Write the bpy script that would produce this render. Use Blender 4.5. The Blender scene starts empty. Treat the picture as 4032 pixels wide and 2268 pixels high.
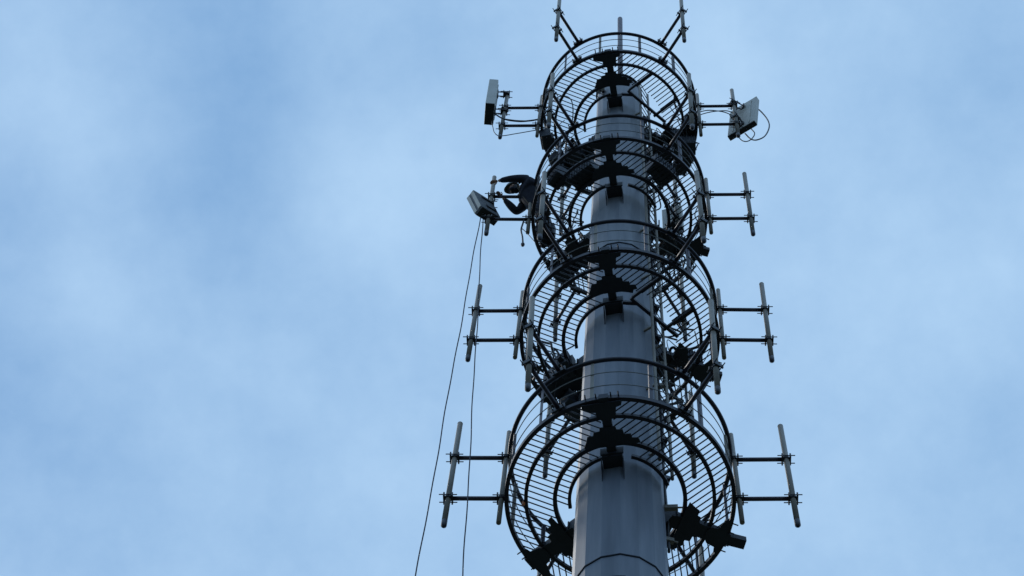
import bpy, bmesh, math, random
from mathutils import Vector, Matrix

random.seed(7)
C = bpy.context.scene.collection
scene = bpy.context.scene
PI = math.pi
rad = math.radians

# ------------------------------------------------------------------ camera
cam_data = bpy.data.cameras.new('camera')
cam = bpy.data.objects.new('camera', cam_data)
C.objects.link(cam)
scene.camera = cam
cam_data.sensor_width = 36.0
cam_data.lens = 8806.66 / 4032 * 36.0
cam_data.clip_start = 0.1
cam_data.clip_end = 20000
_phi, _yaw, _roll = rad(66.71231131), rad(-6.96998838), rad(6.2518716)
_f = Vector((math.sin(_yaw) * math.cos(_phi), math.cos(_yaw) * math.cos(_phi), math.sin(_phi)))
_r = _f.cross(Vector((0, 0, 1))).normalized()
_u = _r.cross(_f)
_r2 = _r * math.cos(_roll) + _u * math.sin(_roll)
_u2 = -_r * math.sin(_roll) + _u * math.cos(_roll)
_m = Matrix((_r2, _u2, -_f)).transposed().to_4x4()
_m.translation = Vector((0, -14.4216, 1.6))
cam.matrix_world = _m

# ------------------------------------------------------------------ sky and sun
SUN_EL, SUN_AZ = rad(48), rad(-60)          # azimuth from +y (behind the tower), negative = to the left
world = bpy.data.worlds.new('World')
scene.world = world
world.use_nodes = True
nt = world.node_tree
nt.nodes.clear()


def wn(t, **k):
    n = nt.nodes.new(t)
    for a, b in k.items():
        setattr(n, a, b)
    return n


def L(a, b):
    nt.links.new(a, b)


sky = wn('ShaderNodeTexSky', sky_type='NISHITA', sun_disc=False)
sky.sun_elevation = SUN_EL
sky.sun_rotation = SUN_AZ
sky.air_density = 1.0
sky.dust_density = 2.0
bg_sky = wn('ShaderNodeBackground')
bg_sky.inputs['Strength'].default_value = 0.10
L(sky.outputs[0], bg_sky.inputs['Color'])
tc = wn('ShaderNodeTexCoord')


def wmath(op, a, b=None):
    n = wn('ShaderNodeMath', operation=op)
    for i, v in enumerate((a, b)):
        if v is None:
            continue
        if isinstance(v, (int, float)):
            n.inputs[i].default_value = v
        else:
            L(v, n.inputs[i])
    return n.outputs[0]


def wnoise(scale, detail, rough, off):
    mp = wn('ShaderNodeMapping')
    mp.inputs['Location'].default_value = off
    L(tc.outputs['Generated'], mp.inputs['Vector'])
    n = wn('ShaderNodeTexNoise')
    n.inputs['Scale'].default_value = scale
    n.inputs['Detail'].default_value = detail
    n.inputs['Roughness'].default_value = rough
    L(mp.outputs[0], n.inputs['Vector'])
    return n.outputs['Fac']


def patch(direction, width):
    """a soft thick or thin place in the cloud veil, at a fixed direction of the sky"""
    d = Vector(direction).normalized()
    vm = wn('ShaderNodeVectorMath', operation='SUBTRACT')
    L(tc.outputs['Generated'], vm.inputs[0])
    vm.inputs[1].default_value = d
    ln = wn('ShaderNodeVectorMath', operation='LENGTH')
    L(vm.outputs[0], ln.inputs[0])
    q = wmath('DIVIDE', ln.outputs['Value'], width)
    q = wmath('MULTIPLY', q, q)
    return wmath('EXPONENT', wmath('MULTIPLY', q, -1.0))


n1 = wnoise(7.0, 4.0, 0.5, (0.35, 0.1, 0.0))
n2 = wnoise(24.0, 5.0, 0.55, (2.0, 1.0, 0.0))
veil = wmath('ADD', 0.50, wmath('MULTIPLY', wmath('SUBTRACT', n1, 0.5), 0.40))
veil = wmath('ADD', veil, wmath('MULTIPLY', wmath('SUBTRACT', n2, 0.5), 0.55))
n3 = wnoise(85.0, 6.0, 0.6, (4.0, 0.0, 3.0))
veil = wmath('ADD', veil, wmath('MULTIPLY', wmath('SUBTRACT', n3, 0.5), 0.22))
SKY_PATCHES = [                              # soft thin (-) and thick (+) places in the high cloud
    ((-0.1844, 0.2729, 0.9442), 0.048, -0.38),
    ((-0.1738, 0.3532, 0.9193), 0.042, -0.34),
    ((-0.1613, 0.3176, 0.9344), 0.030, -0.15),
    ((-0.2696, 0.4134, 0.8697), 0.050, -0.25),
    ((-0.2596, 0.3460, 0.9016), 0.030, -0.15),
    ((-0.0823, 0.2860, 0.9547), 0.025, -0.15),
    ((0.1696, 0.2979, 0.9394), 0.040, -0.20),
    ((-0.2492, 0.4621, 0.8511), 0.050, -0.12),
    ((-0.2376, 0.3121, 0.9199), 0.040, 0.28),
    ((-0.2301, 0.3844, 0.8941), 0.035, 0.30),
    ((-0.1111, 0.3534, 0.9289), 0.040, 0.38),
    ((0.0340, 0.2927, 0.9556), 0.050, 0.28),
    ((0.1038, 0.4033, 0.9092), 0.200, 0.30),
    ((-0.0988, 0.4745, 0.8747), 0.100, 0.12),
    ((0.0917, 0.3253, 0.9412), 0.030, -0.14),
    ((0.1550, 0.3879, 0.9086), 0.030, 0.12),
    ((0.1728, 0.4541, 0.8741), 0.050, -0.14),
]
for d, w, amt in SKY_PATCHES:
    veil = wmath('ADD', veil, wmath('MULTIPLY', patch(d, w), amt))
vc = wn('ShaderNodeClamp')
L(veil, vc.inputs['Value'])
ramp = wn('ShaderNodeMix', data_type='RGBA')
L(vc.outputs[0], ramp.inputs['Factor'])
ramp.inputs[6].default_value = (0.200, 0.400, 0.700, 1)     # thin veil
ramp.inputs[7].default_value = (0.455, 0.680, 0.945, 1)       # thick veil
bg_cloud = wn('ShaderNodeBackground')
L(ramp.outputs[2], bg_cloud.inputs['Color'])
bg_cloud.inputs['Strength'].default_value = 1.0
mix = wn('ShaderNodeMixShader')
mix.inputs[0].default_value = 0.94                          # a high thin overcast over the blue
L(bg_sky.outputs[0], mix.inputs[1])
L(bg_cloud.outputs[0], mix.inputs[2])
out = wn('ShaderNodeOutputWorld')
L(mix.outputs[0], out.inputs['Surface'])

sun_d = bpy.data.lights.new('sun', 'SUN')
sun_d.energy = 0.9
sun_d.angle = rad(14)
sun_d.color = (1.0, 0.95, 0.86)
sun = bpy.data.objects.new('sun', sun_d)
C.objects.link(sun)
_sd = Vector((math.sin(SUN_AZ) * math.cos(SUN_EL), math.cos(SUN_AZ) * math.cos(SUN_EL), math.sin(SUN_EL)))
sun.rotation_euler = _sd.to_track_quat('Z', 'Y').to_euler()

scene.view_settings.view_transform = 'Standard'
scene.view_settings.look = 'None'
scene.view_settings.exposure = 0.0
scene.view_settings.gamma = 1.0
scene.view_settings.use_curve_mapping = False


# ------------------------------------------------------------------ materials
def material(name, c1, c2, scale=6.0, rough=0.55, metal=0.0, bump=0.0, stretch=(1, 1, 1), detail=6.0, c3=None, s3=1.0):
    m = bpy.data.materials.new(name)
    m.use_nodes = True
    t = m.node_tree
    b = t.nodes['Principled BSDF']
    co = t.nodes.new('ShaderNodeTexCoord')
    mp = t.nodes.new('ShaderNodeMapping')
    mp.inputs['Scale'].default_value = stretch
    t.links.new(co.outputs['Object'], mp.inputs['Vector'])
    n = t.nodes.new('ShaderNodeTexNoise')
    n.inputs['Scale'].default_value = scale
    n.inputs['Detail'].default_value = detail
    n.inputs['Roughness'].default_value = 0.62
    t.links.new(mp.outputs[0], n.inputs['Vector'])
    r = t.nodes.new('ShaderNodeValToRGB')
    r.color_ramp.elements[0].position = 0.35
    r.color_ramp.elements[1].position = 0.68
    r.color_ramp.elements[0].color = (*c1, 1)
    r.color_ramp.elements[1].color = (*c2, 1)
    t.links.new(n.outputs['Fac'], r.inputs[0])
    col = r.outputs[0]
    if c3:
        n3 = t.nodes.new('ShaderNodeTexNoise')
        n3.inputs['Scale'].default_value = s3
        n3.inputs['Detail'].default_value = 3.0
        t.links.new(mp.outputs[0], n3.inputs['Vector'])
        r3 = t.nodes.new('ShaderNodeValToRGB')
        r3.color_ramp.elements[0].position = 0.52
        r3.color_ramp.elements[1].position = 0.72
        r3.color_ramp.elements[0].color = (0, 0, 0, 1)
        r3.color_ramp.elements[1].color = (0.7, 0.7, 0.7, 1)
        t.links.new(n3.outputs['Fac'], r3.inputs[0])
        mx = t.nodes.new('ShaderNodeMix')
        mx.data_type = 'RGBA'
        t.links.new(r3.outputs[0], mx.inputs['Factor'])
        t.links.new(col, mx.inputs[6])
        mx.inputs[7].default_value = (*c3, 1)
        col = mx.outputs[2]
    t.links.new(col, b.inputs['Base Color'])
    b.inputs['Roughness'].default_value = rough
    b.inputs['Metallic'].default_value = metal
    if bump:
        bp = t.nodes.new('ShaderNodeBump')
        bp.inputs['Strength'].default_value = bump
        bp.inputs['Distance'].default_value = 0.01
        t.links.new(n.outputs['Fac'], bp.inputs['Height'])
        t.links.new(bp.outputs[0], b.inputs['Normal'])
    return m


M = {}
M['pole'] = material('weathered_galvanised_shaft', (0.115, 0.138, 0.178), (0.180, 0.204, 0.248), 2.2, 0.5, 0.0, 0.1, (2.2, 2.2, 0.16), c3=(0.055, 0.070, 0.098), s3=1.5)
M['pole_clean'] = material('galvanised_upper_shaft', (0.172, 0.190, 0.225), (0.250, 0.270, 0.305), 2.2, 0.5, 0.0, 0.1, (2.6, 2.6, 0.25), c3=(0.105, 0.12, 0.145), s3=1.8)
M['galv'] = material('galvanised_pipe', (0.155, 0.138, 0.115), (0.25, 0.225, 0.185), 5.0, 0.5, 0.0, 0.1, (1, 1, 0.3))
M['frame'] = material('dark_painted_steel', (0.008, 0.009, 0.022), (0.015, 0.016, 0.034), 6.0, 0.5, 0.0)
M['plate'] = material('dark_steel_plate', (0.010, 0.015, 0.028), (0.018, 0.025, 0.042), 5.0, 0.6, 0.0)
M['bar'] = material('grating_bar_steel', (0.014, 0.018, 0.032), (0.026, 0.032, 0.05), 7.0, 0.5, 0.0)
M['wire'] = material('guard_wire_steel', (0.12, 0.13, 0.13), (0.19, 0.20, 0.20), 8.0, 0.5, 0.0)
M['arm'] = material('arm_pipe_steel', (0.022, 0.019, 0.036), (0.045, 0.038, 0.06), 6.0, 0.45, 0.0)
M['mast'] = material('weathered_mast_pipe', (0.07, 0.058, 0.075), (0.12, 0.10, 0.115), 5.0, 0.5, 0.0, 0.1, (1, 1, 0.3))
M['clamp'] = material('clamp_steel', (0.010, 0.012, 0.022), (0.02, 0.023, 0.034), 9.0, 0.5, 0.0)
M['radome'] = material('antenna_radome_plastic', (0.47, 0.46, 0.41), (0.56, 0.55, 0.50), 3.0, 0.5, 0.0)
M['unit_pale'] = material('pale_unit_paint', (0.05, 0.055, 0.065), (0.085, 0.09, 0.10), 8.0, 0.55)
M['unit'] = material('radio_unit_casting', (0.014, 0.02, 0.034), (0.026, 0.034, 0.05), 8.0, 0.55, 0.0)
M['endcap'] = material('antenna_end_cap', (0.02, 0.025, 0.035), (0.035, 0.04, 0.052), 8.0, 0.6, 0.0)
M['cable'] = material('black_cable_sheath', (0.012, 0.013, 0.018), (0.028, 0.03, 0.036), 12.0, 0.45, 0.0)
M['gcable'] = material('grey_cable_sheath', (0.05, 0.055, 0.07), (0.09, 0.095, 0.11), 12.0, 0.45, 0.0)
M['rope'] = material('haul_rope_fibre', (0.035, 0.04, 0.06), (0.07, 0.08, 0.10), 60.0, 0.9, 0.0, 0.3)
M['cloth'] = material('dark_work_cloth', (0.012, 0.014, 0.028), (0.024, 0.026, 0.044), 14.0, 0.9, 0.0, 0.3)
M['skin'] = material('skin', (0.36, 0.20, 0.14), (0.44, 0.26, 0.19), 14.0, 0.55, 0.0)
M['hair'] = material('black_hair', (0.010, 0.009, 0.009), (0.02, 0.018, 0.017), 60.0, 0.6, 0.0)
M['helmet'] = material('helmet_shell', (0.05, 0.055, 0.05), (0.08, 0.085, 0.075), 4.0, 0.4, 0.0)
M['strap'] = material('harness_webbing', (0.07, 0.068, 0.05), (0.12, 0.11, 0.08), 30.0, 0.8, 0.0)
M['boot'] = material('boot_leather', (0.012, 0.012, 0.014), (0.025, 0.024, 0.025), 12.0, 0.6, 0.0)
M['orange'] = material('orange_plastic', (0.65, 0.17, 0.03), (0.75, 0.22, 0.04), 20.0, 0.5)
M['ground'] = material('ground_grass_and_soil', (0.035, 0.045, 0.02), (0.09, 0.085, 0.055), 0.35, 0.95, 0.0, 0.0, detail=8.0)
M['concrete'] = material('footing_concrete', (0.26, 0.25, 0.24), (0.36, 0.35, 0.33), 2.0, 0.9, 0.0, 0.2)


# ------------------------------------------------------------------ mesh helpers
def polar(az, r, z=0.0):
    """az in degrees: 0 to the right, 90 towards the camera, 180 to the left, 270 away"""
    a = rad(az)
    return Vector((r * math.cos(a), -r * math.sin(a), z))


class MB:
    def __init__(self):
        self.bm = bmesh.new()

    def tube(self, pts, r, n=8, closed=False, cap=True):
        pts = [Vector(p) for p in pts]
        N = len(pts)
        rs = r if isinstance(r, (list, tuple)) else [r] * N
        rings = []
        prev = None
        for i, p in enumerate(pts):
            if closed:
                d = pts[(i + 1) % N] - pts[i - 1]
            else:
                d = pts[min(i + 1, N - 1)] - pts[max(i - 1, 0)]
            d.normalize()
            if prev is None:
                ref = Vector((0, 0, 1)) if abs(d.z) < 0.9 else Vector((1, 0, 0))
                a = d.cross(ref).normalized()
            else:
                a = (prev - d * prev.dot(d)).normalized()
            prev = a
            b = d.cross(a)
            rings.append([self.bm.verts.new(p + (a * math.cos(2 * PI * k / n) + b * math.sin(2 * PI * k / n)) * rs[i]) for k in range(n)])
        for i in range(N if closed else N - 1):
            A, B = rings[i], rings[(i + 1) % N]
            for k in range(n):
                f = self.bm.faces.new((A[k], A[(k + 1) % n], B[(k + 1) % n], B[k]))
                f.smooth = n >= 6
        if cap and not closed:
            self.bm.faces.new(rings[0][::-1])
            self.bm.faces.new(rings[-1])
        return self

    def box(self, c, ax, ay, az, bevel=0.0):
        """c centre; ax, ay, az half-extent vectors"""
        c, ax, ay, az = Vector(c), Vector(ax), Vector(ay), Vector(az)
        v = {}
        for i in (-1, 1):
            for j in (-1, 1):
                for k in (-1, 1):
                    v[i, j, k] = self.bm.verts.new(c + ax * i + ay * j + az * k)
        fs = []
        for q in (((-1, -1, -1), (-1, 1, -1), (1, 1, -1), (1, -1, -1)), ((-1, -1, 1), (1, -1, 1), (1, 1, 1), (-1, 1, 1)),
                  ((-1, -1, -1), (1, -1, -1), (1, -1, 1), (-1, -1, 1)), ((-1, 1, -1), (-1, 1, 1), (1, 1, 1), (1, 1, -1)),
                  ((-1, -1, -1), (-1, -1, 1), (-1, 1, 1), (-1, 1, -1)), ((1, -1, -1), (1, 1, -1), (1, 1, 1), (1, -1, 1))):
            fs.append(self.bm.faces.new([v[p] for p in q]))
        if bevel:
            es = list({e for f in fs for e in f.edges})
            bmesh.ops.bevel(self.bm, geom=es, offset=bevel, segments=2, affect='EDGES', profile=0.5)
        return self

    def bar(self, p0, p1, w, h, up=(0, 0, 1)):
        p0, p1 = Vector(p0), Vector(p1)
        d = p1 - p0
        l = d.length
        d.normalize()
        up = Vector(up)
        if abs(d.dot(up)) > 0.98:
            up = Vector((1, 0, 0))
        s = d.cross(up).normalized()
        t = s.cross(d)
        return self.box((p0 + p1) / 2, d * l / 2, s * w / 2, t * h / 2)

    def arc(self, r, z, w, h, a0=0.0, a1=360.0, n=144):
        """a curved flat or channel bar, rectangular section w x h, centred on radius r"""
        full = abs(a1 - a0) >= 359.9
        N = max(6, int(n * abs(a1 - a0) / 360))
        rings = []
        for i in range(N if full else N + 1):
            a = a0 + (a1 - a0) * i / N
            rings.append([self.bm.verts.new(polar(a, r + dr, z + dz)) for dr, dz in ((-w / 2, -h / 2), (w / 2, -h / 2), (w / 2, h / 2), (-w / 2, h / 2))])
        for i in range(N):
            A, B = rings[i], rings[(i + 1) % len(rings)]
            for k in range(4):
                self.bm.faces.new((A[k], B[k], B[(k + 1) % 4], A[(k + 1) % 4]))
        if not full:
            self.bm.faces.new(rings[0])
            self.bm.faces.new(rings[-1][::-1])
        return self

    def ring(self, r, z, pr, a0=0.0, a1=360.0, n=144, sides=8):
        full = abs(a1 - a0) >= 359.9
        N = max(6, int(n * abs(a1 - a0) / 360))
        pts = [polar(a0 + (a1 - a0) * i / N, r, z) for i in range(N if full else N + 1)]
        return self.tube(pts, pr, sides, closed=full)

    def plate(self, poly, z, th):
        """poly: list of (x, y) world offsets"""
        bot = [self.bm.verts.new((x, y, z - th / 2)) for x, y in poly]
        top = [self.bm.verts.new((x, y, z + th / 2)) for x, y in poly]
        self.bm.faces.new(bot[::-1])
        self.bm.faces.new(top)
        n = len(poly)
        for i in range(n):
            self.bm.faces.new((bot[i], bot[(i + 1) % n], top[(i + 1) % n], top[i]))
        return self

    def lathe(self, prof, n=32, c=(0, 0, 0), smooth=True):
        c = Vector(c)
        rings = [[self.bm.verts.new(c + Vector((r * math.cos(2 * PI * k / n), r * math.sin(2 * PI * k / n), z))) for k in range(n)] for r, z in prof]
        for A, B in zip(rings, rings[1:]):
            for k in range(n):
                f = self.bm.faces.new((A[k], A[(k + 1) % n], B[(k + 1) % n], B[k]))
                f.smooth = smooth
        self.bm.faces.new(rings[0][::-1])
        self.bm.faces.new(rings[-1])
        return self

    def ball(self, c, rx, ry=None, rz=None, seg=12, rot=None):
        ry = ry or rx
        rz = rz or rx
        mt = Matrix.Translation(Vector(c)) @ (rot.to_4x4() if rot else Matrix.Identity(4)) @ Matrix.Diagonal((rx, ry, rz, 1))
        g = bmesh.ops.create_uvsphere(self.bm, u_segments=seg, v_segments=max(6, seg * 2 // 3), radius=1.0, matrix=mt)
        for v in g['verts']:
            for f in v.link_faces:
                f.smooth = True
        return self

    def build(self, name, mat, parent=None, label=None, cat=None, group=None, kind=None):
        bmesh.ops.recalc_face_normals(self.bm, faces=self.bm.faces)
        me = bpy.data.meshes.new(name)
        self.bm.to_mesh(me)
        self.bm.free()
        me.materials.append(mat)
        o = bpy.data.objects.new(name, me)
        C.objects.link(o)
        if parent is not None:
            o.parent = parent
        tag(o, label, cat, group, kind)
        return o


def tag(o, label=None, cat=None, group=None, kind=None):
    if label:
        o['label'] = label
    if cat:
        o['category'] = cat
    if group:
        o['group'] = group
    if kind:
        o['kind'] = kind
    return o


def thing(name, label, cat, loc=(0, 0, 0), group=None, rotz=0.0):
    o = bpy.data.objects.new(name, None)
    o.empty_display_size = 0.3
    C.objects.link(o)
    o.location = loc
    o.rotation_euler = (0, 0, rotz)
    return tag(o, label, cat, group)


def copy_tree(o, parent=None):
    c = o.copy()
    C.objects.link(c)
    if parent is not None:
        c.parent = parent
    for ch in list(o.children):
        copy_tree(ch, c)
    return c


def spline(pts, n=8):
    """Catmull-Rom through the points"""
    p = [Vector(q) for q in pts]
    p = [p[0] * 2 - p[1]] + p + [p[-1] * 2 - p[-2]]
    o = []
    for i in range(1, len(p) - 2):
        for k in range(n):
            t = k / n
            a, b, c, d = p[i - 1:i + 3]
            o.append(0.5 * ((2 * b) + (c - a) * t + (2 * a - 5 * b + 4 * c - d) * t * t + (3 * b - a - 3 * c + d) * t ** 3))
    o.append(p[-2])
    return o


# ------------------------------------------------------------------ ground
g = MB()
g.lathe([(3000, -0.30), (3000, 0.0)], 96)
g.build('ground', M['ground'], kind='structure')

# ------------------------------------------------------------------ monopole
R = 1.54                                   # platform radius
HR = 1.2                                   # handrail height
ZS = [28.10, 33.25, 38.40, 43.49]          # platform floors
LEVEL = ['lowest', 'second lowest', 'second highest', 'topmost']


def prad(z):
    return 0.600 - 0.0086 * (z - 26.6)


tower = thing('monopole', 'tall grey tapering steel pole carrying four ring platforms', 'pole')
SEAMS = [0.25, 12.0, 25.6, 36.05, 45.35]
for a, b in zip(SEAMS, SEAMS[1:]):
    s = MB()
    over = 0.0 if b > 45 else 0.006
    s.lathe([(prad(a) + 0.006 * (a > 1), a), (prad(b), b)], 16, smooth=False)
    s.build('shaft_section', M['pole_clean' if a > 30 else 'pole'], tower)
    if a > 1:                               # slip joint lip at the foot of the upper section
        s = MB()
        s.lathe([(prad(a) + 0.010, a - 0.012), (prad(a) + 0.017, a - 0.006), (prad(a) + 0.017, a + 0.006), (prad(a) + 0.010, a + 0.012)], 16, smooth=False)
        s.build('joint_lip', M['plate'], tower)
s = MB()
s.lathe([(prad(45.35) + 0.035, 45.352), (prad(45.35) + 0.035, 45.40), (0.10, 45.45)], 32)
s.build('top_cap', M['plate'], tower)
s = MB()
s.tube([(0.03, 0, 45.44), (0.03, 0, 48.6), (0.03, 0, 50.95)], 0.056, 12)
s.build('top_mast', M['mast'], tower)
s = MB()
s.lathe([(1.6, -0.2), (1.6, 0.22), (1.55, 0.25)], 48)
s.build('footing', M['concrete'], tower)
s = MB()                                    # small cable port frame low on the visible shaft
s.arc(prad(25.1) + 0.004, 25.05, 0.02, 0.03, 84, 104)
s.build('port_lip', M['plate'], tower)


for z, az, l in ((27.85, 2, 0.17), (27.30, -14, 0.12), (32.35, 2, 0.10), (31.55, 4, 0.10)):
    s = MB()                                # short cable brackets standing off the shaft
    c = polar(az, prad(z) - 0.02, z)
    s.bar(c, c + polar(az, l + 0.03), 0.06, 0.08)
    s.tube([c + polar(az, l), c + polar(az, l + 0.09)], 0.014, 6)
    s.build('cable_bracket', M['galv'], tower)
for k in range(14):
    z = 28.9 + 1.17 * k                     # hangers clamping the feeder cables to the shaft
    s = MB()
    c = polar(-20, prad(z) + 0.055, z)
    s.box(c, polar(-20, 0.050), polar(70, 0.16), (0, 0, 0.045), 0.006)
    s.build('cable_hanger', M['clamp'], tower)


# ------------------------------------------------------------------ ring platforms
SUP = (98.0, -22.0, 218.0)                  # support arms
SECT = (158.0, 38.0, 278.0)                 # grating sectors between them
RM, RI, RA = 0.82 * R, 0.567 * R, 0.44 * R


def xy(az, r, t):
    """radial r and tangential t offsets in the direction az -> (x, y)"""
    a = rad(az)
    return (r * math.cos(a) - t * math.sin(a), -(r * math.sin(a) + t * math.cos(a)))


def make_platform(idx, hatch):
    z = ZS[idx]
    root = thing('ring_platform', {
        0: 'lowest ring platform round the pole with open bar floor and round handrail',
        1: 'second lowest ring platform, with a framed hatch in its bar floor',
        2: 'second highest ring platform, the one the worker leans out from',
        3: 'topmost ring platform under the centre mast, with a framed floor hatch'}[idx],
        'platform', (0, 0, z), 'ring platforms up the pole')
    rp = prad(z)
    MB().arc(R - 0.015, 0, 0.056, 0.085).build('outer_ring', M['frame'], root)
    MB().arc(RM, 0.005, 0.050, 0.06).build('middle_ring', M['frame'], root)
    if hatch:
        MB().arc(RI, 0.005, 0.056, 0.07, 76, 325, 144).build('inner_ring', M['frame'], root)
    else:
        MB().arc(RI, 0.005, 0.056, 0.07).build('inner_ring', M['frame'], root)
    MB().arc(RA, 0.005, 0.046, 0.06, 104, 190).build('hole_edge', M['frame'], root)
    if hatch:
        d, n = polar(48, 1.0), polar(138, 1.0)      # hatch frame: a chord and two joists
        f = MB()
        f.bar(d * 0.66 + n * 0.36, d * 0.66 - n * 0.62, 0.05, 0.07)
        for az in (40, 40):
            pass
        b = polar(38, 1.0)
        m = polar(128, 1.0)
        for t, s0, s1 in ((0.46, 0.62, 1.18), (-0.27, 0.66, 1.22)):
            f.bar(b * s0 + m * t, b * s1 + m * t, 0.042, 0.06)
        f.bar(d * 0.52 + n * 0.40, d * 0.66 + n * 0.22, 0.05, 0.06)
        f.build('hatch_frame', M['frame'], root)
    else:
        MB().arc(RA, 0.005, 0.046, 0.06, 20, 77).build('hole_edge', M['frame'], root)
    # gratings
    for si, sc in enumerate(SECT):
        gm = MB()
        tl = ((-0.35, 0.22), (-0.14, 0.26), (-0.22, 0.22))[si]
        k = -30
        while k < 30:
            t = k * 0.082 + 0.01
            k += 1
            if abs(t) > R * math.sin(rad(58)):
                continue
            smin = abs(t) / math.tan(rad(60)) + 0.10
            rin = RA if (tl[0] * R <= t <= tl[1] * R and not (hatch and si == 1)) else RI
            if abs(t) < rin:
                smin = max(smin, math.sqrt(rin * rin - t * t))
            smax = math.sqrt((R - 0.03) ** 2 - t * t)
            if smax - smin < 0.04:
                continue
            j = random.uniform(-0.004, 0.004)
            p0 = Vector((*xy(sc, smin, t + j), 0.02))
            p1 = Vector((*xy(sc, smax, t + j), 0.02))
            gm.tube([p0, p1], 0.0100, 5)
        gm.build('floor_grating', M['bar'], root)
    # support arms
    for ai, az in enumerate(SUP):
        sm = MB()
        a = polar(az, 1.0)
        w = 0.125 if az == 98.0 else 0.20
        sm.bar(a * (rp - 0.01), a * (R + 0.03), w, 0.12)
        if az == -22.0 and idx < 3:          # this arm runs on past the ring
            e0 = a * (R + 0.03)
            e1 = e0 + polar(-16, 0.235 if idx == 0 else 0.13)
            sm.bar(e0, e1, 0.14, 0.11)
        arm = sm.build('support_arm', M['plate'], root)
        gm = MB()
        gm.plate([xy(az, R - 0.03, -0.24), xy(az, R - 0.10, -0.22), xy(az, R - 0.12, -0.15), xy(az, R - 0.24, -0.13),
                  xy(az, R - 0.30, -0.06), xy(az, R - 0.30, 0.06), xy(az, R - 0.24, 0.12), xy(az, R - 0.17, 0.13),
                  xy(az, R - 0.15, 0.21), xy(az, R - 0.11, 0.30), xy(az, R - 0.04, 0.30)], -0.070, 0.014)
        gm.build('rim_gusset', M['plate'], arm)
        hm = MB()
        hm.plate([xy(az, r * R, t) for r, t in ((0.745, -0.10), (0.745, 0.11), (0.71, 0.12), (0.705, 0.20), (0.675, 0.21), (0.67, 0.29), (0.63, 0.31),
                                                (0.56, 0.36), (0.555, 0.20), (0.555, -0.20), (0.56, -0.40), (0.61, -0.38),
                                                (0.615, -0.30), (0.655, -0.29), (0.66, -0.20), (0.705, -0.19), (0.71, -0.11))], -0.072, 0.014)
        hm.build('hub_gusset', M['plate'], arm)
        bm_ = MB()
        tg = polar(az + 90, 1.0)
        bm_.box(a * (rp + 0.08) + Vector((0, 0, -0.05)), a * 0.09, tg * 0.135, Vector((0, 0, 0.11)))
        bm_.box(a * (rp + 0.18) + Vector((0, 0, -0.04)), a * 0.010, tg * 0.155, Vector((0, 0, 0.085)))
        for sg in (-1, 1):                   # triangular webs running down the shaft
            o_ = tg * (0.145 * sg)
            vs = [Vector((0, 0, -0.10)) + a * (rp - 0.01), Vector((0, 0, -0.10)) + a * (rp + 0.12), Vector((0, 0, -0.16)) + a * (rp + 0.12), Vector((0, 0, -0.50)) + a * (rp - 0.01)]
            A = [bm_.bm.verts.new(v + o_) for v in vs]
            B = [bm_.bm.verts.new(v + o_ + tg * 0.012) for v in vs]
            bm_.bm.faces.new(A)
            bm_.bm.faces.new(B[::-1])
            for i in range(4):
                bm_.bm.faces.new((A[i], A[(i + 1) % 4], B[(i + 1) % 4], B[i]))
        bm_.build('shaft_bracket', M['plate'], arm)
        for t in (-0.20, -0.10, 0.10, 0.24):
            p = Vector((*xy(az, R + 0.0, t), 0.0))
            MB().tube([p, p + a * 0.075], 0.010, 6).build('bolt', M['clamp'], arm)
    # handrail
    MB().ring(R - 0.01, HR, 0.033).build('handrail', M['frame'], root)
    for hz in (0.40, 0.80):
        MB().ring(R - 0.012, hz, 0.007, sides=5).build('guard_wire', M['wire'], root)
    for k in range(12):
        az = 14 + 30 * k
        p = MB()
        a = polar(az, 1.0)
        tg = polar(az + 90, 1.0)
        c0 = a * (R - 0.012)
        p.bar(c0 + a * -0.012 + Vector((0, 0, -0.03)), c0 + a * -0.012 + Vector((0, 0, HR - 0.02)), 0.042, 0.012, up=tuple(a))
        p.bar(c0 + tg * 0.022 + a * -0.030 + Vector((0, 0, -0.03)), c0 + tg * 0.022 + a * -0.030 + Vector((0, 0, HR - 0.02)), 0.010, 0.040, up=tuple(a))
        p.build('rail_post', M['galv'] if k % 3 == 0 else M['arm'], root)
    return root


for i in range(4):
    make_platform(i, i in (1, 3))


# ------------------------------------------------------------------ antenna mounts: two pipes and two arms
def clamp_mesh(mb, c, axis, out, r):
    """a pipe clamp: a sleeve round the pipe, two plates and their bolts"""
    axis, out = Vector(axis), Vector(out)
    tg = axis.cross(out)
    mb.tube([c - axis * 0.034, c + axis * 0.034], r + 0.012, 10)
    for s in (-1, 1):
        mb.box(c + out * s * (r + 0.018), out * 0.010, tg * 0.075, axis * 0.042)
        for q in (-1, 1):
            b = c + tg * q * (r + 0.022)
            mb.tube([b - out * s * 0.02, b + out * s * (r + 0.085)], 0.008, 5)


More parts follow.
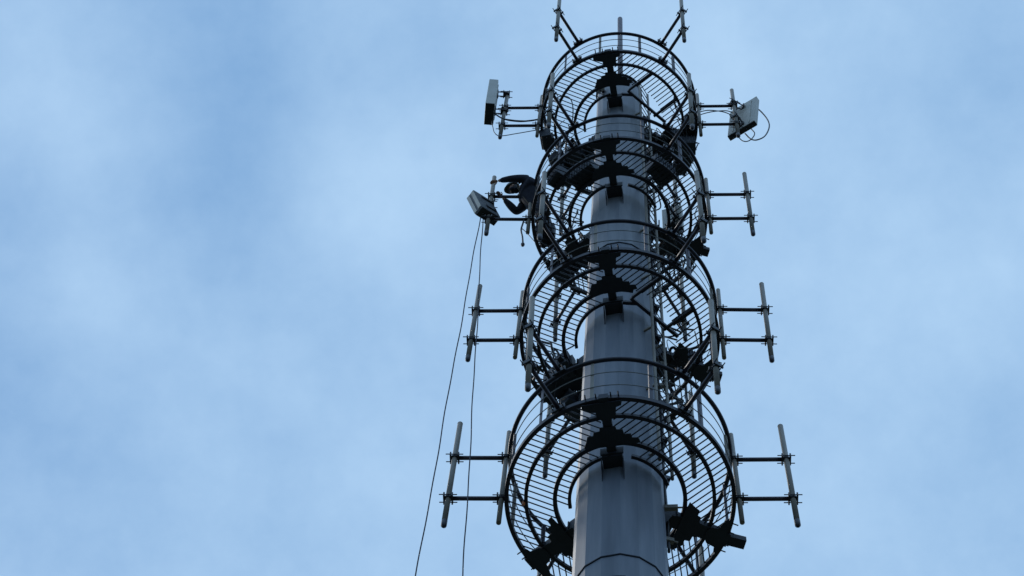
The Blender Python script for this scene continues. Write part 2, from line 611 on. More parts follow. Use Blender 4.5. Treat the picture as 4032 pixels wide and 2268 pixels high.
def make_mount(with_post):
    """along +x: the ring stands at x = 0, the antenna pipe at x = 0.78; z = 0 is the platform floor"""
    root = thing('antenna_mount', None, None)
    up = Vector((0, 0, 1))
    X = 0.775
    pipe = MB().tube([(X, 0, -0.66), (X, 0, 2.24)], 0.039, 14).build('outer_pipe', M['galv'], root)
    MB().tube([(X, 0, 2.24), (X, 0, 2.255), (X, 0, 2.30)], [0.041, 0.034, 0.008], 12).build('pipe_cap', M['clamp'], pipe)
    MB().tube([(X, 0, -0.74), (X, 0, -0.70), (X, 0, -0.58)], [0.012, 0.040, 0.0415], 12).build('pipe_cap', M['clamp'], pipe)
    if with_post:
        MB().tube([(0.055, 0, -0.62), (0.055, 0, 1.98)], 0.034, 12).build('inner_pipe', M['galv'], root)
    for z in (0.04, HR):
        a = MB().tube([(0.0, 0.0, z), (X - 0.03, 0.0, z)], 0.031, 10).build('arm', M['arm'], root)
        m = MB()
        clamp_mesh(m, Vector((X, 0, z)), up, Vector((1, 0, 0)), 0.038)
        m.build('pipe_clamp', M['clamp'], a)
        m = MB()
        if with_post:
            clamp_mesh(m, Vector((0.055, 0, z)), up, Vector((1, 0, 0)), 0.034)
            m.box((-0.012, 0, z), (0.014, 0, 0), (0, 0.11, 0), (0, 0, 0.05))
        else:
            m.box((0.038, 0, z), (0.012, 0, 0), (0, 0.10, 0), (0, 0, 0.055))
            for q in (-1, 1):
                m.tube([(-0.05, 0.075 * q, z), (0.10, 0.075 * q, z)], 0.010, 6)
        m.build('ring_clamp', M['clamp'], a)
    return root


DIRS = [(180, 'straight left'), (0, 'straight right'), (121, 'left and towards the viewer'),
        (57, 'right and towards the viewer'), (240, 'left behind the pole'), (300, 'right behind the pole')]
protos = {True: make_mount(True), False: make_mount(False)}
used = set()
tilt = random.Random(4)
for li in range(4):
    for az, txt in DIRS:
        wp = az in (0, 180)
        m = copy_tree(protos[wp]) if wp in used else protos[wp]
        used.add(wp)
        a = polar(az, R)
        m.location = (a.x, a.y, ZS[li])
        m.rotation_euler = (rad(tilt.uniform(-0.9, 0.9)), rad(tilt.uniform(-0.7, 0.7)), rad(-az + tilt.uniform(-1.0, 1.0)))
        what = {(3, 180): 'pipe mount carrying the upright antenna, ', (3, 0): 'pipe mount carrying the turned antenna, ',
                (3, 300): 'pipe mount with a dim antenna, ', (2, 180): 'pipe mount gripped by the worker, '}.get((li, az), 'empty pipe mount pointing ')
        tag(m, what + txt + ' from the ' + LEVEL[li] + ' platform', 'antenna mount', 'pipe antenna mounts on the platforms')


# ------------------------------------------------------------------ panel antennas
def pipe_bracket(mb, pipe, target, r=0.04):
    """bracket from a mounting pipe to the back of a panel"""
    pipe, target = Vector(pipe), Vector(target)
    d = (target - pipe)
    dn = d.normalized()
    up = Vector((0, 0, 1))
    tg = up.cross(dn).normalized()
    clamp_mesh(mb, pipe, up, dn, r)
    for s in (-1, 1):
        mb.bar(pipe + tg * s * 0.045, target + tg * s * 0.045, 0.012, 0.045)
    mb.box(target - dn * 0.012, dn * 0.012, tg * 0.075, up * 0.07)


def panel_antenna(label, c, facing, w, th, h, pipe, group=None, lean=0.0, roll=0.0):
    """c: centre; facing: image azimuth of the radome face; lean: tilt of the top towards the face"""
    root = thing('panel_antenna', label, 'antenna', c, group)
    f = polar(facing, 1.0)
    t = Vector((0, 0, 1)).cross(f)
    q = Matrix.Rotation(roll, 3, f) @ Matrix.Rotation(lean, 3, t)
    f2, up, t = q @ f, q @ Vector((0, 0, 1)), q @ t
    b = MB()
    b.box((0, 0, 0), f2 * th / 2, t * w / 2, up * (h / 2 - 0.02), 0.018)
    b.build('radome', M['radome'], root)
    e = MB()
    e.box(up * -(h / 2 - 0.009), f2 * (th / 2 - 0.004), t * (w / 2 - 0.004), up * 0.013, 0.005)
    e.build('bottom_cap', M['endcap'], root)
    e = MB()
    e.box(up * (h / 2 - 0.011), f2 * (th / 2 - 0.004), t * (w / 2 - 0.004), up * 0.011, 0.005)
    e.build('top_cap', M['radome'], root)
    for s in (-0.36, -0.15, 0.10, 0.33):
        p = t * (w * s) - up * (h / 2)
        MB().tube([p, p - up * 0.05], 0.016, 8).build('connector', M['clamp'], root)
    br = MB()                               # stiffening rails on the back
    for s in (-1, 1):
        br.box(-f2 * (th / 2 + 0.006) + t * (s * w * 0.30), f2 * 0.007, t * 0.014, up * (h * 0.44))
    br.build('back_rails', M['radome'], root)
    if pipe:
        for k, s in enumerate((0.34, -0.36)):
            tgt = -f2 * (th / 2) + up * (h * s)
            p = Vector(pipe) - Vector(c)
            p.z = tgt.z
            x = MB()
            pipe_bracket(x, p, tgt)
            x.build('mounting_bracket', M['clamp'], root)
    return root


XL = -(R + 0.775)
panel_antenna('upright pale flat antenna box at the far left of the topmost platform', (-2.60, -0.02, 44.98), 174.5, 0.46, 0.19, 1.58, (XL, 0, 0))
panel_antenna('turned pale flat antenna showing its back and brackets, right of the topmost platform', (2.50, 0.173, 44.40), -56, 0.64, 0.12, 1.32, (-XL, 0, 0), None, 0.0, rad(6))
pr = polar(300, R + 0.775, 0)
panel_antenna('dim flat antenna behind the pole, seen through the bar floors', (pr.x - 0.07, pr.y + 0.20, 43.95), 285, 0.42, 0.14, 1.20, (pr.x, pr.y, 0))


# the small antenna the worker is fixing
def held_antenna():
    c = Vector((-2.43, -0.02, 38.98))
    root = thing('panel_antenna', 'short pale antenna unit hauled up on ropes to the leaning worker', 'antenna', c)
    e1 = Vector((0.127, -0.165, 0.0)) / 2           # thickness
    e2 = Vector((0.335, 0.215, -0.02)) / 2           # width
    e3 = Vector((0.20, 0.03, -0.76)) / 2            # length, top leaning outwards
    b = MB()
    b.box((0, 0, 0), e1, e2, e3 * 0.97, 0.014)
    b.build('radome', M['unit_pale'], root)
    s = MB()
    for k in (-0.62, 0.55):
        s.box(-e2 * 1.012 + e1 * k, e1 * 0.34, e2 * 0.03, e3 * 0.90)
    s.build('side_strip', M['radome'], root)
    e = MB()
    e.box(e3 * 0.995, e1 * 0.95, e2 * 0.95, e3 * 0.045, 0.005)
    e.build('bottom_cap', M['endcap'], root)
    for k in (-0.5, 0.0, 0.5):
        p = e3 * 1.03 + e2 * k
        MB().tube([p, p + e3 * 0.10], 0.016, 8).build('connector', M['clamp'], root)
    br = MB()
    for s_ in (-0.55, 0.5):
        pt = e1 * 1.05 + e3 * s_ + e2 * 0.2
        br.box(pt, e1 * 0.18, e2 * 0.5, e3 * 0.09)
        pp = Vector((XL, 0, c.z + pt.z)) - c
        clamp_mesh(br, pp, Vector((0, 0, 1)), Vector((1, 0, 0)), 0.038)
        br.bar(pt, pp, 0.03, 0.05)
    br.build('mounting_bracket', M['clamp'], root)
    return c, e1, e2, e3


HC, E1, E2, E3 = held_antenna()


# ------------------------------------------------------------------ radio units on the rails
def radio_unit(label, c, facing, w, d, h, group='radio units on the platforms', tilt=0.0):
    root = thing('radio_unit', label, 'radio unit', c, group)
    f = polar(facing, 1.0)
    t = Vector((0, 0, 1)).cross(f)
    q = Matrix.Rotation(tilt, 3, t)
    f, up = q @ f, q @ Vector((0, 0, 1))
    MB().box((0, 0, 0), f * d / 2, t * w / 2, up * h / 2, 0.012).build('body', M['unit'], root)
    fn = MB()
    n = 9
    for k in range(n):
        fn.box(f * (d / 2 + 0.012) + t * (w * (k / (n - 1) - 0.5) * 0.9), f * 0.014, t * 0.004, up * (h * 0.46))
    fn.build('cooling_fins', M['unit'], root)
    for k in (-0.34, -0.12, 0.12, 0.34):
        p = t * (w * k) - up * (h / 2)
        MB().tube([p, p - up * 0.06], 0.015, 7).build('connector', M['clamp'], root)
    hd = MB()
    p0, p1 = t * (-w * 0.3) + up * h / 2, t * (w * 0.3) + up * h / 2
    hd.tube([p0, p0 + up * 0.05, p1 + up * 0.05, p1], 0.009, 6)
    hd.build('handle', M['clamp'], root)
    bk = MB()
    bk.box(-f * (d / 2 + 0.02), f * 0.022, t * 0.06, up * (h * 0.4))
    bk.build('hanger', M['clamp'], root)
    return root


RU = [
    ('dark radio box at the left edge of the topmost platform', (188, 1.44, 43.30), 188, 0.30, 0.20, 0.42, 0.1),
    ('narrow dark radio box hung just under the left side of the topmost platform', (203, 1.34, 43.02), 200, 0.18, 0.16, 0.40, -0.15),
    ('large dark radio box at the right edge of the topmost platform', (-8, 1.40, 43.86), -8, 0.36, 0.24, 0.62, 0.05),
    ('dark radio box right of the pole, on top of the crowded topmost support arm', (-20, 1.20, 43.80), 70, 0.42, 0.26, 0.52, 0.1),
    ('dark radio box hung below the right edge of the topmost platform', (-12, 1.30, 43.05), 90, 0.44, 0.26, 0.50, -0.1),
    ('dark radio box low behind the pole on the right, nearest the second highest platform', (-46, 1.25, 43.25), -46, 0.40, 0.22, 0.50, 0.0),
    ('dark radio box by the feet of the leaning worker', (196, 1.36, 38.75), 196, 0.34, 0.24, 0.56, 0.0),
    ('dark radio box low behind the worker, left of the pole', (226, 1.22, 38.70), 226, 0.34, 0.20, 0.48, 0.1),
    ('dark radio box right of the pole on the second highest platform', (-34, 1.16, 38.74), 60, 0.36, 0.22, 0.46, 0.0),
    ('wide dark radio box low at the left behind the pole, under the topmost platform', (216, 1.02, 43.30), 216, 0.46, 0.26, 0.44, 0.0),
    ('dark radio box at the left rear rim of the topmost platform', (222, 1.42, 43.40), 222, 0.40, 0.24, 0.56, 0.0),
    ('dark radio box nearest the pole on its right, just below the topmost platform', (-33, 0.92, 43.30), 57, 0.40, 0.26, 0.46, 0.0),
    ('dark radio box at the right rear rim of the topmost platform', (-28, 1.44, 43.36), -28, 0.42, 0.24, 0.60, 0.0),
    ('dark radio box standing on the second highest floor, front left', (128, 0.98, 38.62), 128, 0.50, 0.30, 0.34, 0.0),
    ('dark radio box standing on the second highest floor, front right', (50, 1.12, 38.60), 50, 0.44, 0.28, 0.34, 0.0),
    ('dark radio box at the left rear rim of the second highest platform', (224, 1.40, 38.30), 224, 0.40, 0.22, 0.44, 0.0),
    ('dark radio box at the right rim of the second lowest platform', (-24, 1.20, 33.55), 66, 0.36, 0.22, 0.40, 0.0),
    ('dark radio box at the left rear rim of the second lowest platform', (221, 1.30, 33.50), 221, 0.42, 0.22, 0.40, 0.0),
    ('dark radio box behind the left rail of the second lowest platform', (236, 1.22, 33.05), 236, 0.44, 0.24, 0.46, 0.05),
    ('narrow dark radio box beside the pole, left on the second lowest platform', (208, 0.95, 33.30), 208, 0.30, 0.20, 0.40, 0.0),
    ('narrow dark radio box at the left front rim of the second highest platform', (146, 1.30, 38.62), 146, 0.30, 0.22, 0.40, 0.0),
]
for lab, (az, r, z), fc, w, d, h, tl in RU:
    radio_unit(lab, polar(az, r, z), fc, w, d, h, tilt=tl)


# ------------------------------------------------------------------ ladder and feeder cables up the shaft
LAZ = 30.0
lad = thing('climbing_ladder', 'narrow steel ladder fixed along the right side of the pole', 'ladder')
Z0, Z1 = 28.3, 45.0
for s in (-1, 1):
    m = MB()
    pts = []
    for k in range(24):
        z = Z0 + (Z1 - Z0) * k / 23
        pts.append(polar(LAZ, prad(z) + 0.13, z) + polar(LAZ + 90, 0.17 * s))
    m.tube(pts, 0.024, 8)
    m.build('stile', M['galv'], lad)
z = Z0 + 0.15
while z < Z1:
    c = polar(LAZ, prad(z) + 0.13, z)
    MB().tube([c + polar(LAZ + 90, 0.17), c - polar(LAZ + 90, 0.17)], 0.008, 6).build('rung', M['bar'], lad)
    z += 0.30
z = 28.6
while z < Z1:
    for q in (-1, 1):
        c = polar(LAZ, prad(z) - 0.02, z) + polar(LAZ + 90, 0.17 * q)
        MB().bar(c, c + polar(LAZ, 0.17), 0.03, 0.05).build('standoff', M['galv'], lad)
    z += 2.06
for k in range(4):
    m = MB()
    az = -14 - 4.2 * k
    pts = [polar(az + 0.6 * math.sin(z_ * 1.3 + k), prad(z_) + 0.055 + 0.01 * math.sin(z_ * 2.1 + k * 2), z_) for z_ in [27.0 + 0.25 * k + (17.0 - 0.6 * k) * i / 70 for i in range(71)]]
    m.tube(pts, 0.021, 7)
    m.build('feeder_cable', M['cable'], None, 'black feeder cable running up the right side of the pole', 'cable', 'feeder cables up the pole')


# ------------------------------------------------------------------ loose cables
def cable(label, pts, r=0.011, mat='cable', group=None, name='jumper_cable'):
    MB().tube(spline(pts, 8), r, 6).build(name, M[mat], None, label, 'cable', group)


# big loops behind the turned antenna on the right
cable('grey cable in a wide loop right of the turned flat antenna', [(2.56, 0.20, 44.59), (2.74, 0.04, 44.64), (2.91, 0.09, 44.34), (2.98, 0.13, 43.85), (2.87, 0.17, 43.34), (2.70, 0.21, 43.20), (2.59, 0.26, 43.40), (2.50, 0.28, 43.78)], 0.014, 'gcable')
cable('thin cable in a small loop under the turned flat antenna', [(2.62, 0.20, 43.84), (2.68, 0.23, 43.64), (2.61, 0.26, 43.41), (2.51, 0.29, 43.34), (2.42, 0.32, 43.49), (2.36, 0.33, 43.78)], 0.011, 'gcable')
cable('grey cable arching over from the right rail to the turned antenna', [(1.52, 0.0, 44.2), (1.59, 0.00, 44.28), (1.76, 0.0, 44.40), (1.93, 0.00, 44.38), (2.13, 0.00, 44.26), (2.33, 0.08, 44.20)], 0.011, 'gcable')
cable('lower grey cable crossing the arching one beside the turned antenna', [(1.52, 0.03, 44.0), (1.57, 0.03, 44.14), (1.71, 0.03, 44.30), (1.93, 0.03, 44.43), (2.19, 0.03, 44.44), (2.38, 0.12, 44.40)], 0.011, 'gcable')
# left antenna
cable('black cable sagging between the left mount arms to the upright antenna', [(-1.52, 0.0, 43.96), (-1.75, 0.0, 43.84), (-2.0, 0.0, 43.80), (-2.29, -0.03, 43.86), (-2.50, -0.05, 44.15)], 0.018)
cable('thin cable bowed between the left mount arms, above the black one', [(-1.52, 0.03, 44.04), (-1.8, 0.03, 43.93), (-2.05, 0.02, 43.92), (-2.28, 0.0, 43.96)], 0.008, 'gcable')
cable('grey cable drooping under the upright flat antenna', [(-2.56, 0.1, 44.14), (-2.50, 0.05, 43.6), (-2.44, 0.02, 43.16), (-2.32, 0.06, 43.10), (-2.0, 0.06, 43.24), (-1.6, 0.05, 43.42)], 0.009, 'gcable')
# slack loop over the floor of the top platform, left
cable('black cable looped slack over the left floor of the topmost platform', [polar(178, 1.50, 44.3), polar(165, 1.25, 44.35), polar(160, 1.02, 44.1), polar(176, 0.92, 43.8), polar(196, 1.08, 43.6), polar(203, 1.3, 43.4)], 0.012)
# tangles round the crowded corners
rnd = random.Random(11)


def tangle(label, group, n, az0, az1, r0, r1, z0, z1, seed):
    rr = random.Random(seed)
    for _ in range(n):
        a = rr.uniform(az0, az1)
        pts = []
        r = rr.uniform(r0, r1)
        zc = rr.uniform(z0, z1)
        for q in range(5):
            pts.append(polar(a, r, zc))
            a += rr.uniform(-14, 14)
            r = min(r1, max(r0, r + rr.uniform(-0.2, 0.2)))
            zc = min(z1, max(z0, zc + rr.uniform(-0.28, 0.28)))
        cable(label, pts, rr.choice((0.016, 0.020, 0.024) if 'thick' in label else (0.007, 0.009, 0.012)), 'cable', group)


tangle('thin black cable tangled round the radio boxes right of the topmost platform', 'cables right of the topmost platform', 12, -40, 2, 1.0, 1.58, 42.9, 44.1, 3)
tangle('thin black cable tangled low at the left of the topmost platform', 'cables left of the topmost platform', 6, 185, 235, 0.9, 1.5, 42.8, 43.8, 5)
tangle('thin black cable tangled at the left of the second highest platform', 'cables left of the second highest platform', 10, 178, 240, 0.75, 1.5, 38.1, 39.3, 8)
tangle('thin black cable tangled right of the pole on the second highest platform', 'cables right on the second highest platform', 6, -50, -5, 0.7, 1.45, 38.1, 39.2, 9)

tangle('thin black cable tangled at the left of the second lowest platform', 'cables left of the second lowest platform', 7, 195, 245, 0.8, 1.5, 32.9, 34.0, 21)
tangle('thin black cable tangled right of the pole on the second lowest platform', 'cables right on the second lowest platform', 7, -62, -10, 0.75, 1.5, 32.9, 34.0, 22)
tangle('thin black cable strung behind the pole under the topmost platform', 'cables behind the pole, topmost platform', 8, 215, 330, 0.7, 1.5, 42.9, 43.9, 23)

jb = thing('junction_box', 'small pale box on the left of the pole below its dark top cap', 'box', polar(133, 0.55, 44.65))
jf, jt = polar(133, 1), polar(223, 1)
MB().box((0, 0, 0), jf * 0.05, jt * 0.085, (0, 0, 0.12), 0.008).build('case', M['radome'], jb)
MB().box(jf * 0.055, jf * 0.006, jt * 0.075, (0, 0, 0.105)).build('lid', M['radome'], jb)
MB().tube([(0, 0, -0.12), (0, 0, -0.17)], 0.018, 8).build('cable_gland', M['clamp'], jb)
MB().box(-jf * 0.09, jf * 0.045, jt * 0.03, (0, 0, 0.05)).build('hanger', M['clamp'], jb)
ot = MB()
op = polar(181, R * 0.84, 28.05)
ot.box(op, (0.022, 0, 0), (0, 0.008, 0), (0, 0, 0.05), 0.004)
ot.build('warning_tag', M['orange'], None, 'tiny orange tag on the left floor of the lowest platform', 'tag')

tangle('short thick cable end curled among the fittings left behind the pole, second lowest platform', 'thick cable ends left behind, second lowest platform', 7, 200, 250, 0.7, 1.5, 32.9, 34.1, 329)
tangle('short thick cable end curled among the fittings right of the pole, second lowest platform', 'thick cable ends right of the pole, second lowest platform', 7, -60, -5, 0.7, 1.5, 32.9, 34.1, 330)
tangle('short thick cable end curled among the fittings left behind the pole, second highest platform', 'thick cable ends left behind, second highest platform', 7, 200, 250, 0.7, 1.5, 38.1, 39.3, 381)
tangle('short thick cable end curled among the fittings right of the pole, second highest platform', 'thick cable ends right of the pole, second highest platform', 7, -60, -5, 0.7, 1.5, 38.1, 39.3, 382)
tangle('short thick cable end curled among the fittings left behind the pole, topmost platform', 'thick cable ends left behind, topmost platform', 7, 200, 250, 0.7, 1.5, 42.9, 44.1, 429)
tangle('short thick cable end curled among the fittings right of the pole, topmost platform', 'thick cable ends right of the pole, topmost platform', 7, -60, -5, 0.7, 1.5, 42.9, 44.1, 430)
tangle('thin cable looping from the floor towards the pole, right side of the topmost platform', 'cables looping to the pole, topmost platform', 12, -55, 8, 0.55, 1.5, 42.6, 44.2, 77)
tangle('thin cable looping from the floor towards the pole, right side of the second highest platform', 'cables looping to the pole, second highest platform', 12, -60, 5, 0.55, 1.5, 37.6, 39.4, 78)
# strap and cord below the worker
st = thing('tool_lanyard', 'dark strap with a knob hanging below the lower arm by the worker', 'strap', (-1.68, 0, 38.42))
MB().tube(spline([(0.0, 0.0, 0.02), (-0.02, 0, -0.22), (-0.035, 0, -0.48), (0.0, 0, -0.80), (0.02, 0, -1.10)], 6), 0.016, 7).build('strap', M['cable'], st)
MB().ball((0.02, 0, -1.16), 0.035, 0.035, 0.07).build('knob', M['clamp'], st)
MB().tube(spline([(-0.02, 0, -0.42), (0.07, 0, -0.62), (0.18, 0, -0.92), (0.24, 0, -1.10)], 6), 0.008, 6).build('side_cord', M['gcable'], st)

# haul ropes
A0 = HC - E2 * 0.5 + E3 * 1.0 - E1 * 0.8
for lab, p1 in (('haul rope dropping straight down, the left one of the two below the antenna', Vector((-2.63, -0.30, 0.03))),
                ('haul rope slanting back towards the pole, the right one of the two', Vector((-1.00, -0.90, 0.03)))):
    pts = []
    top = A0 if 'left' in lab else A0 + E2 * 0.25
    for k in range(161):
        t = k / 160
        q = top.lerp(p1, t)
        if 'left' in lab:
            q.x -= 0.05 * math.sin(PI * t)
        q.x += 0.006 * math.sin(47 * t + 2) + 0.004 * math.sin(113 * t)
        pts.append(q)
    MB().tube(pts, 0.0095, 6).build('haul_rope', M['rope'], None, lab, 'rope', 'haul ropes hanging from the antenna')


# ------------------------------------------------------------------ the worker
def skin_mesh(chains, sub=2):
    """chains: lists of ((x, y, z), rx[, ry]) sharing joints by position; returns an evaluated mesh"""
    me = bpy.data.meshes.new('tmp')
    vs, es, rs, idx = [], [], [], {}
    for ch in chains:
        prev = None
        for p, *r in ch:
            key = tuple(round(v, 4) for v in p)
            if key not in idx:
                idx[key] = len(vs)
                vs.append(p)
                rs.append((r[0], r[-1]))
            i = idx[key]
            if prev is not None:
                es.append((prev, i))
            prev = i
    me.from_pydata([tuple(v) for v in vs], es, [])
    ob = bpy.data.objects.new('tmp', me)
    C.objects.link(ob)
    md = ob.modifiers.new('skin', 'SKIN')
    md.use_smooth_shade = True
    for i, sv in enumerate(me.skin_vertices[0].data):
        sv.radius = rs[i]
        sv.use_root = False
    # one root per connected component
    seen = set()
    adj = {i: [] for i in range(len(vs))}
    for a, b in es:
        adj[a].append(b)
        adj[b].append(a)
    for i in range(len(vs)):
        if i in seen:
            continue
        me.skin_vertices[0].data[i].use_root = True
        stk = [i]
        while stk:
            q = stk.pop()
            if q in seen:
                continue
            seen.add(q)
            stk += adj[q]
    if sub:
        sb = ob.modifiers.new('sub', 'SUBSURF')
        sb.levels = sub
        sb.render_levels = sub
    dg = bpy.context.evaluated_depsgraph_get()
    dg.update()
    res = bpy.data.meshes.new_from_object(ob.evaluated_get(dg))
    bpy.data.objects.remove(ob)
    bpy.data.meshes.remove(me)
    return res


def body_object(name, mat, parent, meshes, extra=None, voxel=None):
    bm = bmesh.new()
    for me in meshes:
        bm.from_mesh(me)
    b2 = MB()
    b2.bm.free()
    b2.bm = bm
    if extra:
        extra(b2)
    o = b2.build(name, mat, parent)
    for p in o.data.polygons:
        p.use_smooth = True
    if voxel:
        rm = o.modifiers.new('remesh', 'REMESH')
        rm.mode = 'VOXEL'
        rm.voxel_size = voxel
        rm.use_smooth_shade = True
    return o


WO = Vector((-1.25, 0.0, ZS[2] + 0.03))      # between the feet, on the platform floor
worker = thing('person', 'worker in dark clothes and helmet leaning out to reach the antenna', 'person', WO)


def W(x, y, z):
    return Vector((x, y, z)) - WO


hip = W(-1.42, 0.10, 39.22)
waist = W(-1.50, 0.06, 39.42)
chest = W(-1.60, -0.04, 39.64)
upch = W(-1.70, -0.085, 39.78)
neck = W(-1.79, -0.08, 39.83)
headc = W(-1.93, -0.045, 39.87)
shL, elL, haL = W(-1.70, -0.28, 39.76), W(-1.97, -0.28, 39.76), W(-2.21, -0.21, 39.84)
shR, elR, haR = W(-1.70, 0.17, 39.68), W(-1.86, 0.24, 39.42), W(-2.12, 0.02, 39.60)
hjL, hjR = W(-1.39, -0.02, 39.20), W(-1.39, 0.20, 39.20)
knL, knR = W(-1.44, -0.05, 38.86), W(-1.42, 0.22, 38.86)
anL, anR = W(-1.27, -0.08, 38.53), W(-1.24, 0.22, 38.53)
toL, toR = W(-1.46, -0.10, 38.47), W(-1.43, 0.24, 38.47)


def mid(a, b, t=0.5):
    return a.lerp(b, t)


def arm_chain(s, e, h, k=1.0):
    return [(upch, 0.13 * k), (s, 0.075 * k), (mid(s, e), 0.058 * k), (e, 0.046 * k), (mid(e, h), 0.042 * k), (h, 0.030 * k)]


def leg_chain(hj, kn, an, k=1.0):
    return [(hip, 0.14 * k), (hj, 0.10 * k), (mid(hj, kn), 0.082 * k), (kn, 0.060 * k), (mid(kn, an, 0.4), 0.058 * k), (an, 0.040 * k)]


torso = [(hip, 0.14), (waist, 0.13), (chest, 0.145), (upch, 0.13), (neck, 0.058), (mid(neck, headc, 0.5), 0.056)]
body_me = skin_mesh([torso, arm_chain(shL, elL, haL), arm_chain(shR, elR, haR), leg_chain(hjL, knL, anL), leg_chain(hjR, knR, anR),
                     [(anL, 0.04), (toL, 0.032)], [(anR, 0.04), (toR, 0.032)]])


def hand_chains(h, d, side, curl):
    """palm and five bent fingers at wrist h, pointing along d; side: vector across the palm; curl: towards the palm"""
    d, side, curl = d.normalized(), side.normalized(), curl.normalized()
    ch = [[(h, 0.028, 0.022), (h + d * 0.045, 0.036, 0.018), (h + d * 0.085, 0.038, 0.016)]]
    for k, (off, ln) in enumerate(((-0.030, 0.070), (-0.010, 0.082), (0.010, 0.076), (0.029, 0.060))):
        b = h + d * 0.075 + side * off
        p1 = b + d * (ln * 0.5) + curl * 0.010
        p2 = p1 + d * (ln * 0.28) + curl * (ln * 0.28)
        p3 = p2 + d * (ln * 0.05) + curl * (ln * 0.30)
        ch.append([(b, 0.0095), (p1, 0.009), (p2, 0.0085), (p3, 0.007)])
    b = h + d * 0.03 - side * 0.028
    p1 = b + d * 0.028 - side * 0.026 + curl * 0.010
    p2 = p1 + d * 0.030 - side * 0.004 + curl * 0.016
    ch.append([(b, 0.012), (p1, 0.011), (p2, 0.009)])
    return ch


hands = []
dL, dR = (haL - elL), (haR - elR)
down = Vector((0, 0, -1))
for h, d, sg in ((haL, dL, 1), (haR, dR, -1)):
    sd = d.normalized().cross(down).normalized() * sg
    cu = d.normalized().cross(sd).normalized()
    if cu.z > 0:
        cu = -cu
    for chn in hand_chains(h, d, sd, cu):
        hands.append(skin_mesh([chn], 1))

FD = Vector((-0.92, 0.10, -0.38)).normalized()     # the way the face looks
US = Vector((-0.38, -0.02, 0.92))
US = (US - FD * US.dot(FD)).normalized()
SS = US.cross(FD).normalized()
HR3 = Matrix((FD, SS, US)).transposed()             # local x forward, y side, z up


def hp(x, y, z):
    return headc + FD * x + SS * y + US * z


def head_shapes(b):
    b.ball(hp(0, 0, 0.02), 0.096, 0.076, 0.108, 20, HR3)
    b.ball(hp(0.035, 0, -0.055), 0.062, 0.056, 0.062, 16, HR3)      # jaw
    b.ball(hp(0.080, 0, -0.088), 0.022, 0.026, 0.018, 10, HR3)      # chin
    b.ball(hp(0.104, 0, -0.022), 0.018, 0.014, 0.016, 10, HR3)      # nose tip
    b.ball(hp(0.094, 0, 0.000), 0.014, 0.010, 0.030, 10, HR3)       # bridge
    b.ball(hp(0.086, 0, -0.056), 0.014, 0.026, 0.006, 10, HR3)      # lips
    b.ball(hp(0.083, 0, -0.066), 0.014, 0.023, 0.006, 10, HR3)
    b.ball(hp(0.082, 0, 0.036), 0.016, 0.056, 0.010, 10, HR3)       # brow
    for s in (-1, 1):
        b.ball(hp(0.0, 0.079 * s, -0.004), 0.020, 0.010, 0.032, 10, HR3)   # ears
        b.ball(hp(0.058, 0.045 * s, -0.030), 0.026, 0.022, 0.022, 10, HR3)  # cheeks


body = body_object('body', M['skin'], worker, [body_me] + hands, head_shapes, 0.008)
for s in (-1, 1):
    MB().ball(hp(0.088, 0.031 * s, 0.012), 0.011, 0.012, 0.008, 10, HR3).build('eye', M['hair'], worker)
hb = MB()
hb.ball(hp(-0.018, 0, 0.012), 0.092, 0.080, 0.098, 18, HR3)
hb.build('hair', M['hair'], worker)
hm = MB()
nS = 24
prof = [(0.118, 0.030), (0.121, 0.045), (0.116, 0.085), (0.098, 0.120), (0.066, 0.145), (0.028, 0.156), (0.004, 0.157)]
rings = [[hm.bm.verts.new(hp(r * 1.12 * math.cos(2 * PI * k / nS), r * 0.93 * math.sin(2 * PI * k / nS), z)) for k in range(nS)] for r, z in prof]
for A, B in zip(rings, rings[1:]):
    for k in range(nS):
        hm.bm.faces.new((A[k], A[(k + 1) % nS], B[(k + 1) % nS], B[k])).smooth = True
hm.bm.faces.new(rings[-1])
hm.bm.faces.new(rings[0][::-1])
helmet = hm.build('helmet', M['helmet'], worker)
gt = MB()  # dark cover added over lower face and neck, standing in for shade there
gt.ball(hp(0.030, 0, -0.052), 0.078, 0.070, 0.066, 16, HR3)
gt.ball(hp(-0.02, 0, -0.085), 0.066, 0.066, 0.060, 14, HR3)
gt.ball(hp(0.088, 0, -0.03), 0.034, 0.030, 0.030, 12, HR3)
gt.build('added_dark_face_cover', M['cloth'], worker)
bm_ = MB()
pts_i = [hp(0.125 * math.cos(a), 0.105 * math.sin(a), 0.034) for a in [(-70 + 140 * k / 14) * PI / 180 for k in range(15)]]
pts_o = [hp(0.125 * math.cos(a) + 0.05 * math.cos(a), 0.108 * math.sin(a), 0.026) for a in [(-70 + 140 * k / 14) * PI / 180 for k in range(15)]]
vi = [bm_.bm.verts.new(p) for p in pts_i]
vo = [bm_.bm.verts.new(p) for p in pts_o]
vi2 = [bm_.bm.verts.new(p + US * 0.006) for p in pts_i]
vo2 = [bm_.bm.verts.new(p + US * 0.006) for p in pts_o]
for k in range(14):
    bm_.bm.faces.new((vi[k], vi[k + 1], vo[k + 1], vo[k]))
    bm_.bm.faces.new((vi2[k], vo2[k], vo2[k + 1], vi2[k + 1]))
    bm_.bm.faces.new((vo[k], vo[k + 1], vo2[k + 1], vo2[k]))
bm_.build('peak', M['strap'], helmet)

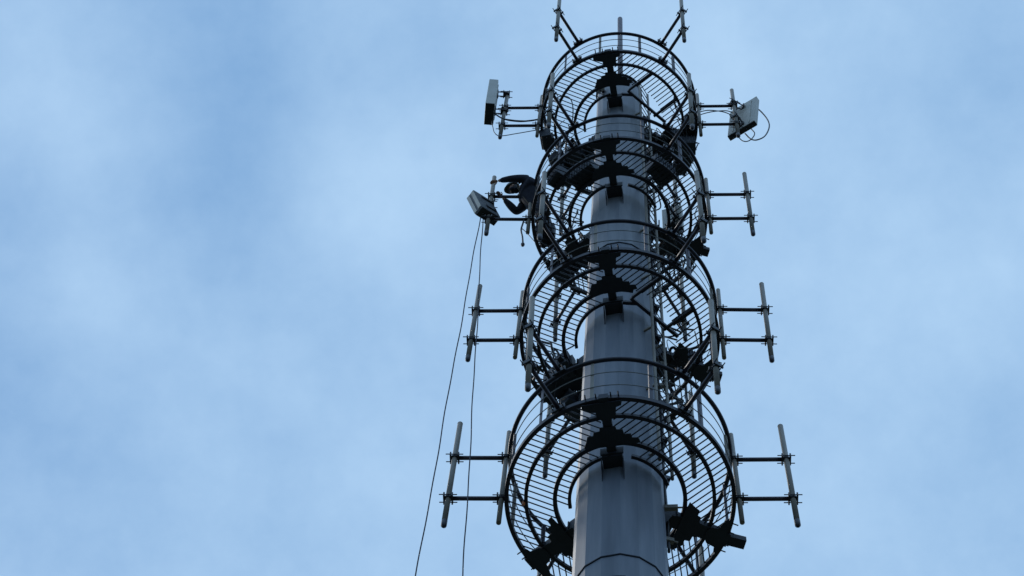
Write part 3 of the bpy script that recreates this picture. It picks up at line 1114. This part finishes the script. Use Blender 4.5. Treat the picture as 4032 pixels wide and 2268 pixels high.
K = 1.22
jk = skin_mesh([[(hip, 0.20), (mid(hip, waist, 0.5), 0.215), (waist, 0.22), (chest, 0.225), (upch, 0.18), (mid(upch, neck, 0.7), 0.085)],
                [(upch, 0.175), (shL, 0.105), (mid(shL, elL), 0.086), (elL, 0.066), (mid(elL, haL), 0.058), (mid(elL, haL, 0.88), 0.043)],
                [(upch, 0.175), (shR, 0.115), (mid(shR, elR), 0.098), (elR, 0.086), (mid(elR, haR), 0.072), (mid(elR, haR, 0.88), 0.043)]])
body_object('jacket', M['cloth'], worker, [jk])
tr = skin_mesh([[(mid(hip, waist, 0.5), 0.150), (hip, 0.185), (hjL, 0.13), (mid(hjL, knL), 0.105), (knL, 0.098), (mid(knL, anL, 0.5), 0.086), (mid(knL, anL, 0.92), 0.070)],
                [(hip, 0.185), (hjR, 0.13), (mid(hjR, knR), 0.105), (knR, 0.098), (mid(knR, anR, 0.5), 0.086), (mid(knR, anR, 0.92), 0.070)]])
body_object('trousers', M['cloth'], worker, [tr])
for an, to in ((anL, toL), (anR, toR)):
    bt = skin_mesh([[(an + Vector((0.0, 0, 0.10)), 0.056), (an, 0.058), (mid(an, to, 0.55) + Vector((0, 0, -0.01)), 0.048), (to + Vector((0, 0, 0.004)), 0.044, 0.036)],
                    [(an, 0.058), (an + Vector((0.05, 0, -0.035)), 0.048)]])
    body_object('boot', M['boot'], worker, [bt])
hs = MB()
ax = (upch - hip).normalized()
sd = Vector((0, 1, 0))
fr = sd.cross(ax).normalized()
for t, rr in ((0.10, 0.175),):
    c = mid(hip, waist, 0.45)
    hs.tube([c + (fr * math.cos(a) + sd * math.sin(a)) * rr for a in [2 * PI * k / 24 for k in range(24)]], 0.018, 6, closed=True)
for s in (-1, 1):
    hs.tube(spline([mid(hip, waist, 0.45) + fr * 0.17 + sd * 0.09 * s, chest + fr * 0.185 + sd * 0.09 * s, upch + ax * 0.05 + fr * 0.10 + sd * 0.11 * s, upch - fr * 0.15 + sd * 0.10 * s,
                    chest - fr * 0.19 + sd * 0.03 * s, mid(hip, waist, 0.45) - fr * 0.17 + sd * 0.06 * s], 6), 0.014, 6)
hs.build('harness', M['strap'], worker)
cable('work lanyard from the harness to the rail beside the worker', [WO + mid(hip, waist, 0.45) - fr * 0.15, (-1.45, 0.12, 39.2), (-1.50, 0.25, 39.45), polar(192, R - 0.01, 39.6)], 0.010, 'rope', None, 'lanyard')
